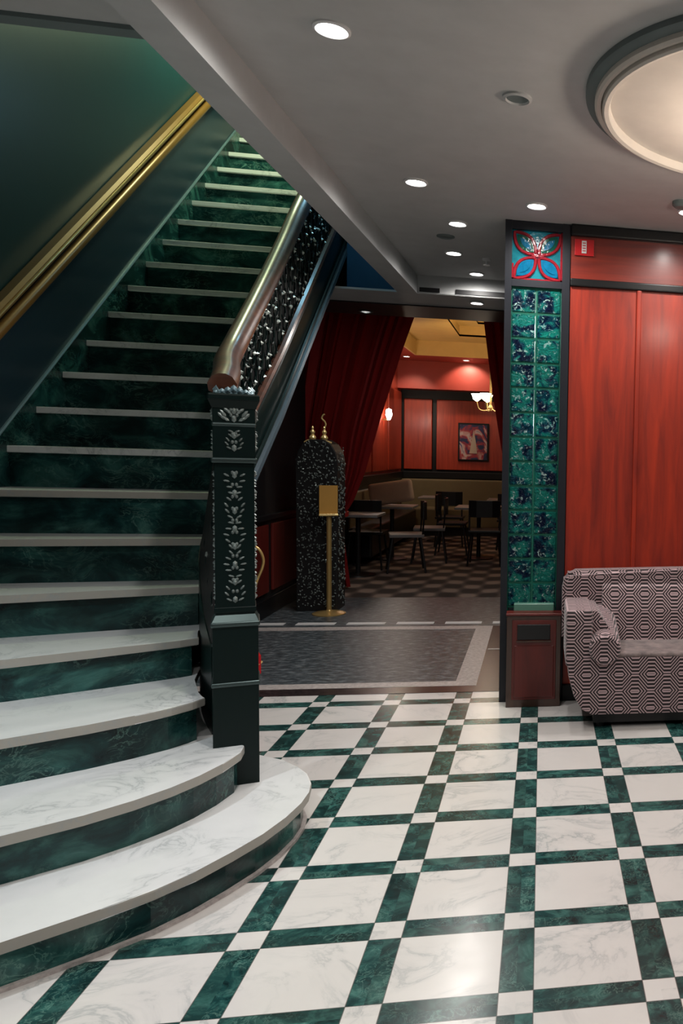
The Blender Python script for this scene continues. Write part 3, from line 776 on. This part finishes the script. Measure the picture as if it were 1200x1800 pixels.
for x, y, z, lb_, on in DL:
    downlight(x, y, z, lb_)
    lamp('spot', 'SPOT', (x, y, z-.03), EDL*(.5 if y > 6.6 else 1)*(1.35 if y < 3 else 1), WARM, .035, (x, y, 0), 172, 1)
for i, (x, y) in enumerate(OFFV):
    downlight(x, y, ZC, 'downlight ' + ['above the sofa', 'added out of view above the right end of the sofa', 'added out of view over the marble floor near the entrance', 'added out of view over the foot of the stairs', 'added out of view over the right of the marble floor', 'added out of view at the entrance', 'added out of view left of the entrance', 'added out of view right of the round dome'][i])
    lamp('spot', 'SPOT', (x, y, ZC-.03), EDL*1.2, WARM, .035, (x, y, 0), 165, 1)
lamp('added_dome_lamp', 'POINT', (.95, 3.11, 2.50), 20, (1, .88, .76), .08)  # light of the added bowl, for the dome and general lobby
lamp('soffit_spot', 'SPOT', (-1.535, 7.66, 2.66), 16, WARM, .03, (-1.7, 8.6, 1.0), 150, 1)
sp_ = thing('ceiling_speaker', 'dark round recessed speaker in the middle of the ceiling', 'speaker', (-.115, 3.27, ZC))
obj('ring', lathe(bmesh.new(), [(.055, 0), (.055, -.008), (.045, -.012), (.04, -.004)], (-.115, 3.27, ZC), 28, False), MCEIL, sp_, smooth=True)
obj('grille', lathe(bmesh.new(), [(.042, -.005), (0, -.003)], (-.115, 3.27, ZC), 24, False), MLGREY, sp_)
sp_ = thing('ceiling_vent', 'small dark round vent between two downlights near the corridor', 'vent', (-.618, 5.445, ZC))
obj('ring', lathe(bmesh.new(), [(.055, 0), (.055, -.006), (.045, -.01), (.04, -.004)], (-.618, 5.445, ZC), 28, False), MLGREY, sp_)
obj('grille', lathe(bmesh.new(), [(.042, -.004), (0, -.003)], (-.618, 5.445, ZC), 24, False), MLGREY, sp_)
sp_ = thing('smoke_detector', 'dark round detector on the ceiling near the right edge of the photo', 'smoke detector', (.70, 4.35, ZC))
obj('body', lathe(bmesh.new(), [(.05, 0), (.05, -.018), (.035, -.03), (0, -.032)], (.70, 4.35, ZC), 28, False), MLGREY, sp_)
sr_ = thing('sprinkler', 'small white sprinkler head on the ceiling left of the pillar', 'sprinkler', (-.404, 5.99, ZC))
obj('rose', lathe(bmesh.new(), [(.03, 0), (.028, -.012), (.01, -.016)], (-.404, 5.99, ZC), 20), MWHITE, sr_)
obj('head', lathe(bmesh.new(), [(.006, -.016), (.006, -.04), (.022, -.042), (.022, -.046), (0, -.047)], (-.404, 5.99, ZC), 16, False), MWHITE, sr_)
vn = thing('linear_vent', 'thin black slot vent along the top of the grey header', 'vent', (-.6, 6.7, 2.72))
for xa, xb in ((-.95, -.80), (-.68, -.22)):
    obj('slot', B(xa, xb, 6.685, 6.702, 2.712, 2.745), MBLACK, vn)
obj('frame', B(-.955, -.215, 6.694, 6.701, 2.705, 2.75), MBEAM, vn)
dl = thing('dark_downlight', 'unlit dim downlight in the black soffit above the curtain', 'downlight', (-1.535, 7.66, 2.69))
obj('trim_ring', lathe(bmesh.new(), [(.06, .0), (.06, -.008), (.045, -.01), (.04, 0)], (-1.535, 7.66, 2.69), 24, False), MLGREY, dl)
obj('bulb', lathe(bmesh.new(), [(.042, -.003), (0, -.006)], (-1.535, 7.66, 2.69), 24, False), MEMITF, dl)

# ------------------------------------------------------------------ curtains
def curtain(name, label, edge, left, yc, nf, seed, depth=.06):
    """edge: [(z, x_edge)], left: fn(z) other side"""
    random.seed(seed); bm = bmesh.new(); nu, nv = nf*8, 40
    zt, zb = edge[0][0], edge[-1][0]; ph = [random.uniform(0, 1) for _ in range(nf+2)]
    def ex(z):
        for (a, xa), (c, xc) in zip(edge, edge[1:]):
            if a >= z >= c: return xa+(xc-xa)*(a-z)/(a-c)
        return edge[-1][1]
    G = []
    for j in range(nv+1):
        z = zt+(zb-zt)*j/nv; xe = ex(z); xl = left(z); rowv = []
        for i in range(nu+1):
            u = i/nu; x = xl+(xe-xl)*(u+.010*math.sin(u*nf*9+ph[0]*6))
            d_ = depth*(math.sin(u*nf*2*PI)+.35*math.sin(u*nf*4.6*PI+ph[1]*6))
            rowv.append(bm.verts.new((x, yc+d_, z)))
        G.append(rowv)
    for a, c in zip(G, G[1:]):
        for i in range(nu): bm.faces.new((a[i], a[i+1], c[i+1], c[i]))
    bmesh.ops.solidify(bm, geom=bm.faces[:], thickness=.008)
    t = thing(name, label, 'curtain', ((left(zb)+ex(zb))/2, yc, zb))
    obj('drape', bm, MCURT, t, smooth=True)
    return t
ct = curtain('curtain', 'dark red velvet curtain tied back to the left of the lounge opening',
        [(3.12, -1.30), (2.894, -1.36), (2.47, -1.50), (1.78, -1.70), (1.24, -1.84), (.91, -1.96), (.79, -2.04), (.6, -2.05), (.02, -1.98)],
        lambda z: -3.1 if z > 1.6 else -3.1+.45*(1.6-z)/.8 if z > .8 else -2.65, 9.15, 14, 3)
obj('tie_band', B(-2.75, -2.02, 9.04, 9.26, .76, .82, bev=.01), MREDP, ct)
ct2 = curtain('curtain', 'narrow dark red curtain tied back to the right beside the glass pillar',
        [(3.12, -.66), (2.94, -.635), (2.43, -.57), (2.07, -.52), (1.585, -.44), (1.2, -.36), (.8, -.25), (.02, -.28)],
        lambda z: .35, 9.15, 6, 5)
obj('tie_band', B(-.22, .3, 9.05, 9.25, .78, .83, bev=.01), MREDP, ct2)
rdc = thing('curtain_rod', 'black curtain rod over the lounge opening', 'curtain rod', (-1.2, 9.15, 3.1))
tb = bmesh.new(); tube(tb, [(-3.2, 9.15, 3.10), (.5, 9.15, 3.10)], .015); obj('rod', tb, MBLACK, rdc)
struct('wall_corridor_right', B(.0, .14, 5.3, 9.4, 0, 3.12), MDARKTRIM)
struct('wall_lounge_front', B(.0, 3.4, 9.4, 9.5, 0, 3.1), MDARKTRIM)

# ------------------------------------------------------------------ ornate column, sign stand
oc = thing('carved_column', 'black carved cabinet like column with domed top standing by the curtain', 'column', (-1.99, 8.0, 0))
prof = [(-.175, 0), (-.175, 1.36), (-.16, 1.45), (-.12, 1.52), (-.06, 1.56), (.06, 1.56), (.12, 1.52), (.16, 1.45), (.175, 1.36), (.175, 0)]
bm = bmesh.new(); prism(bm, prof, -.15, .15, axis='y', bev=.008); bmesh.ops.translate(bm, verts=bm.verts, vec=(-1.99, 8.02, 0))
obj('body', bm, MBLACK, oc)
random.seed(8); bm = bmesh.new()
def ow(z): return .165 if z < 1.36 else .165-.11*((z-1.36)/.2)**1.5
for i in range(640):
    z = random.uniform(.04, 1.54); xx = random.uniform(-1, 1)*ow(z); a = random.uniform(0, PI)
    blob(bm, (-1.99+xx, 7.868, z), Vector((math.cos(a), 0, math.sin(a))), Vector((-math.sin(a), 0, math.cos(a))), Vector((0, -1, 0)), random.uniform(.006, .013), random.uniform(.004, .008), .010)
for i in range(220):
    z = random.uniform(.04, 1.5); yy = random.uniform(-.13, .13); a = random.uniform(0, PI)
    for s in (-1, 1): blob(bm, (-1.99+s*.177, 8.02+yy, z), Vector((0, math.cos(a), math.sin(a))), Vector((0, -math.sin(a), math.cos(a))), Vector((s, 0, 0)), random.uniform(.01, .018), .008, .010)
obj('carved_relief', bm, MGLINT2, oc)['kind'] = 'stuff'  # pale specks imitate glints on the dark column
def fin(parent, x, y, z, h, curl):
    bm = bmesh.new()
    lathe(bm, [(0, 0), (.026, .004), (.032, .022), (.02, .042), (.012, .05), (.02, .062), (.022, .075), (.010, .09), (.008, .1), (.012, .112), (.004, .125), (0, .13)], (x, y, z), 14, False)
    if curl: tube(bm, catmull([(x, y, z+.11), (x+.012, y, z+.14), (x+.002, y, z+.17), (x-.022, y, z+.195), (x-.012, y, z+.225), (x+.004, y, z+.235)], 4), .007, 6, upv=Vector((0, 1, 0)))
    obj('gold_finial', bm, MGOLD, parent, smooth=True)
fin(oc, -2.045, 7.95, 1.555, .14, False); fin(oc, -1.945, 7.95, 1.555, .2, True)
bm = bmesh.new(); tube(bm, catmull([(-2.1, 7.9, 1.53), (-2.06, 7.9, 1.55), (-2.0, 7.9, 1.53), (-1.95, 7.9, 1.55), (-1.87, 7.9, 1.53)], 5), .010, 6, upv=Vector((0, 1, 0)))
obj('gold_scroll', bm, MGOLD, oc)

ss_ = thing('sign_stand', 'slim brass pedestal sign stand with orange brown plate before the carved column', 'sign stand', (-1.895, 7.74, 0))
sx0, sy0 = -1.855, 7.74
bm = bmesh.new(); lathe(bm, [(.14, 0), (.14, .008), (.12, .016), (.03, .03), (.018, .045)], (sx0, sy0, 0), 28); obj('base', bm, MBRASS, ss_, smooth=True)
bm = bmesh.new(); lathe(bm, [(.022, .03), (.022, .88)], (sx0, sy0, 0), 14); obj('pole', bm, MBRASS, ss_, smooth=True)
bm = bmesh.new(); box(bm, -.075, .075, -.008, .008, 0, .25); 
bmesh.ops.rotate(bm, verts=bm.verts, cent=(0, 0, 0), matrix=Matrix.Rotation(math.radians(18), 3, 'Z')); bmesh.ops.translate(bm, verts=bm.verts, vec=(sx0, sy0-.02, .905)); obj('plate', bm, MPLATE, ss_)
bm = bmesh.new(); box(bm, -.08, .08, -.03, .008, 0, .018, bev=.004)
bmesh.ops.rotate(bm, verts=bm.verts, cent=(0, 0, 0), matrix=Matrix.Rotation(math.radians(18), 3, 'Z')); bmesh.ops.translate(bm, verts=bm.verts, vec=(sx0, sy0-.02, .885)); obj('ledge', bm, MGOLD, ss_)

# luggage cart behind the newel
lc = thing('luggage_trolley', 'brass handled trolley mostly hidden behind the newel post', 'trolley', (-1.66, 5.0, 0))
tb = bmesh.new(); tube(tb, catmull([(-1.602, 5.0, .12), (-1.602, 5.0, .45), (-1.600, 5.0, .64), (-1.585, 5.0, .72), (-1.555, 5.0, .80), (-1.550, 5.0, .85), (-1.570, 5.0, .90), (-1.61, 5.0, .925), (-1.70, 5.0, .935)], 5), .008, 8, upv=Vector((0, 1, 0)))
obj('handle', tb, MBRASS, lc, smooth=True)
obj('deck', Pm([(-1.80, 4.88), (-1.595, 4.9), (-1.558, 4.98), (-1.595, 5.06), (-1.80, 5.12)], .19, .30, bev=.005), MREDP, lc)
tb = bmesh.new(); tube(tb, [(-1.597, 4.88, .225), (-1.560, 5.0, .255)], .007, 6); obj('rim', tb, MGOLD, lc)
for x_, y_ in ((-1.76, 4.92), (-1.76, 5.06), (-1.63, 4.98)):
    bm = bmesh.new(); tube(bm, [(x_-.012, y_, .05), (x_+.012, y_, .05)], .05, 16); obj('wheel', bm, MBLACK, lc)
    obj('fork', B(x_-.008, x_+.008, y_-.008, y_+.008, .08, .2), MBRASS, lc)

# ------------------------------------------------------------------ lounge furniture
def table(x, y, label, w_=.32, h=.73, mat=MCLOTH):
    t = thing('cafe_table', label, 'table', (x, y, 0), 'small tables in the lounge')
    obj('table_top', B(x-w_, x+w_, y-w_, y+w_, h-.03, h, bev=.006), mat, t)
    obj('pedestal', lathe(bmesh.new(), [(.03, .02), (.025, .3), (.03, h-.03)], (x, y, 0), 14), MCHAIR, t, smooth=True)
    obj('foot', lathe(bmesh.new(), [(.2, 0), (.19, .015), (.04, .03)], (x, y, 0), 20), MCHAIR, t, smooth=True)
def chair(x, y, rz, label, seat=MSEAT):
    t = thing('cafe_chair', label, 'chair', (x, y, 0), 'dark chairs in the lounge')
    R_ = Matrix.Translation((x, y, 0)) @ Matrix.Rotation(rz, 4, 'Z')
    def T_(bm): bmesh.ops.transform(bm, matrix=R_, verts=bm.verts); return bm
    obj('seat', T_(B(-.21, .21, -.2, .2, .43, .47, bev=.012)), seat, t)
    for sx_ in (-1, 1):
        for sy_ in (-1, 1):
            tb = bmesh.new(); tube(tb, [(sx_*.17, sy_*.16, .43), (sx_*.21, sy_*.22, 0)], .013, 6); obj('leg', T_(tb), MCHAIR, t)
    bb = bmesh.new(); pts = [(-.2, .18), (-.1, .215), (.1, .215), (.2, .18), (.2, .195), (.1, .235), (-.1, .235), (-.2, .195)]
    prism(bb, pts, .64, .86, bev=.005); obj('backrest', T_(bb), MCHAIR, t)
    for sx_ in (-1, 1):
        tb = bmesh.new(); tube(tb, [(sx_*.19, .18, .45), (sx_*.19, .195, .66)], .011, 6); obj('back_post', T_(tb), MCHAIR, t)
table(-2.1, 10.1, 'table nearest the tied curtain', .26)
table(-1.98, 11.6, 'table second from the curtain beside the striped cushion', .3)
table(-.85, 11.7, 'pale table in the middle of the lounge beside the right curtain', .30)
table(-1.65, 14.0, 'far table before the olive banquette', .3)
table(-.55, 13.6, 'far right table before the olive banquette', .3)
chair(-1.62, 10.45, PI/2*-1+.2, 'chair with lit grey seat nearest the curtain')
chair(-1.46, 11.35, -PI/2+.1, 'chair beside the second table')
chair(-2.12, 10.72, PI, 'chair between the two near tables', MCHAIR)
chair(-1.25, 12.2, PI/2, 'chair left of the pale middle table', MCHAIR)
chair(-.72, 11.1, 0+PI, 'chair in front of the pale middle table by the curtain', MCHAIR)
chair(-1.4, 13.3, PI, 'chair before the far table', MCHAIR)
chair(-.45, 12.9, PI, 'chair before the far right table', MCHAIR)
bq = thing('banquette', 'long olive upholstered banquette along the lounge back wall', 'banquette', (-.5, 15.1, 0))
obj('seat', B(-2.45, 2.5, 14.7, 15.3, .15, .48, bev=.03), MBANQ, bq)
obj('backrest', B(-2.45, 2.5, 15.22, 15.42, .45, .97, bev=.03), MBANQ, bq)
obj('base', B(-2.4, 2.45, 14.78, 15.3, 0, .15), MBLACK, bq)
bq2 = thing('banquette', 'dark banquette along the left wall of the lounge', 'banquette', (-2.3, 12.5, 0))
obj('seat', B(-2.44, -2.1, 10.9, 14.6, .1, .48, bev=.03), MCHAIR, bq2)
obj('backrest', B(-2.44, -2.36, 10.9, 14.6, .45, .92, bev=.02), MBANQ, bq2)
cu = bmesh.new(); box(cu, -.30, .27, -.06, .06, -.15, .15, bev=.05)
bmesh.ops.rotate(cu, verts=cu.verts, cent=(0, 0, 0), matrix=Matrix.Rotation(math.radians(-10), 3, 'Y') @ Matrix.Rotation(math.radians(-8), 3, 'X'))
bmesh.ops.translate(cu, verts=cu.verts, vec=(-1.98, 11.62, .905))
tag(obj('cushion', cu, MPILLOW, None, smooth=True), 'beige patterned cushion propped up on the second lounge table', 'cushion')
# picture
pc = thing('painting', 'small dark abstract painting in red white and blue on the red lounge wall', 'painting', (-1.22, 15.4, 1.65))
obj('frame', B(-1.50, -.96, 15.40, 15.44, 1.31, 2.0, bev=.008), MDARKTRIM, pc)
m, nt, b = new_mat('abstract painting'); P = gpos(nt)
nt.links.new(ramp(nt, noise(nt, P, 3.2, 3, .6, 1.0), [(.35, (.008, .01, .03)), (.5, (.02, .03, .10)), (.56, (.35, .03, .04)), (.64, (.55, .45, .42)), (.72, (.05, .05, .2))]), b.inputs['Base Color'])
obj('canvas', B(-1.47, -.99, 15.385, 15.41, 1.34, 1.97), m, pc)
bm = bmesh.new(); prism(bm, [(-1.30, 1.45), (-1.16, 1.45), (-1.19, 1.68), (-1.225, 1.88), (-1.26, 1.68)], 15.378, 15.388, axis='y'); obj('pale_shape', bm, plain('pale paint', (.5, .42, .33), .6), pc)
# chandelier
cx0, cy0, cz0 = -.70, 11.5, 2.05
cn = thing('chandelier', 'lit chandelier with tulip glass shades in the lounge by the right curtain', 'chandelier', (cx0, cy0, cz0))
obj('stem', lathe(bmesh.new(), [(.02, -.08), (.035, -.04), (.015, 0), (.012, 1.3)], (cx0, cy0, cz0+.08), 12), MBRASS, cn)
for i in range(5):
    a = 2*PI*i/5+PI; dx, dy = math.cos(a), math.sin(a)
    tb = bmesh.new(); tube(tb, catmull([(cx0, cy0, cz0+.05), (cx0+.07*dx, cy0+.07*dy, cz0), (cx0+.15*dx, cy0+.15*dy, cz0+.02), (cx0+.18*dx, cy0+.18*dy, cz0+.12)], 4), .007, 6)
    am = obj('arm', tb, MBRASS, cn)
    obj('shade', lathe(bmesh.new(), [(.012, 0), (.05, .03), (.06, .07), (.075, .10)], (cx0+.18*dx, cy0+.18*dy, cz0+.12), 16, False), MEMITW, am)
sn = thing('wall_sconce', 'small lit sconce on the left red wall of the lounge', 'sconce', (-2.46, 13.5, 2.0))
obj('shade', lathe(bmesh.new(), [(.02, -.08), (.05, 0), (.04, .08), (.0, .1)], (-2.36, 13.5, 2.02), 16, False), MEMIT, sn)
obj('bracket', B(-2.46, -2.36, 13.49, 13.51, 1.93, 1.96), MBRASS, sn)
for x, y, lb_ in ((-2.25, 14.45, 'left downlight in the red lounge ceiling margin'), (-1.30, 14.6, 'right downlight in the red lounge ceiling margin above the scallop of light')):
    downlight(x, y, ZL, lb_)
lamp('spot', 'SPOT', (-1.30, 14.75, ZL-.04), 26, (1, .8, .6), .03, (-1.30, 15.3, 2.3), 110, .5)
lamp('spot', 'SPOT', (-2.2, 14.3, ZL-.04), 36, (1, .8, .6), .03, (-2.25, 15.5, 1.7), 70, .7)
lamp('uplight', 'SPOT', (-.4, 11.6, 1.9), 110, (1, .74, .36), .1, (-.6, 12.4, 3.4), 125, .8)
lamp('sconce_lamp', 'POINT', (-2.2, 13.5, 2.1), 9, (1, .8, .6), .05)
lamp('chandelier_lamp', 'POINT', (cx0, cy0, cz0-.15), 4, (1, .8, .6), .1)
# pillar interior lamps
lamp('pillar_lamp', 'POINT', (-.047, 5.15, 2.25), 6, (.8, 1, .95), .04)
lamp('pillar_lamp', 'POINT', (-.047, 5.15, 2.66), 2.0, (.9, 1, 1), .04)
lamp('pillar_lamp', 'POINT', (-.047, 5.15, 1.7), 2, (.7, .9, 1), .04)
# stairwell lamps
lamp('stair_lamp', 'POINT', (-2.0, 6.6, 4.9), 95, (.88, 1, .60), .1)
lamp('stair_lamp', 'POINT', (-1.3, 6.1, 3.7), 7, (.35, .75, 1), .1)
downlight(-1.9, 2.3, ZC, 'downlight added out of view over the lowest stairs')
lamp('stair_fill_spot', 'SPOT', (-1.9, 2.3, 2.8), 105, COOL, .05, (-1.8, 2.6, .2), 82, .9)  # added lamp that brightens the lowest treads
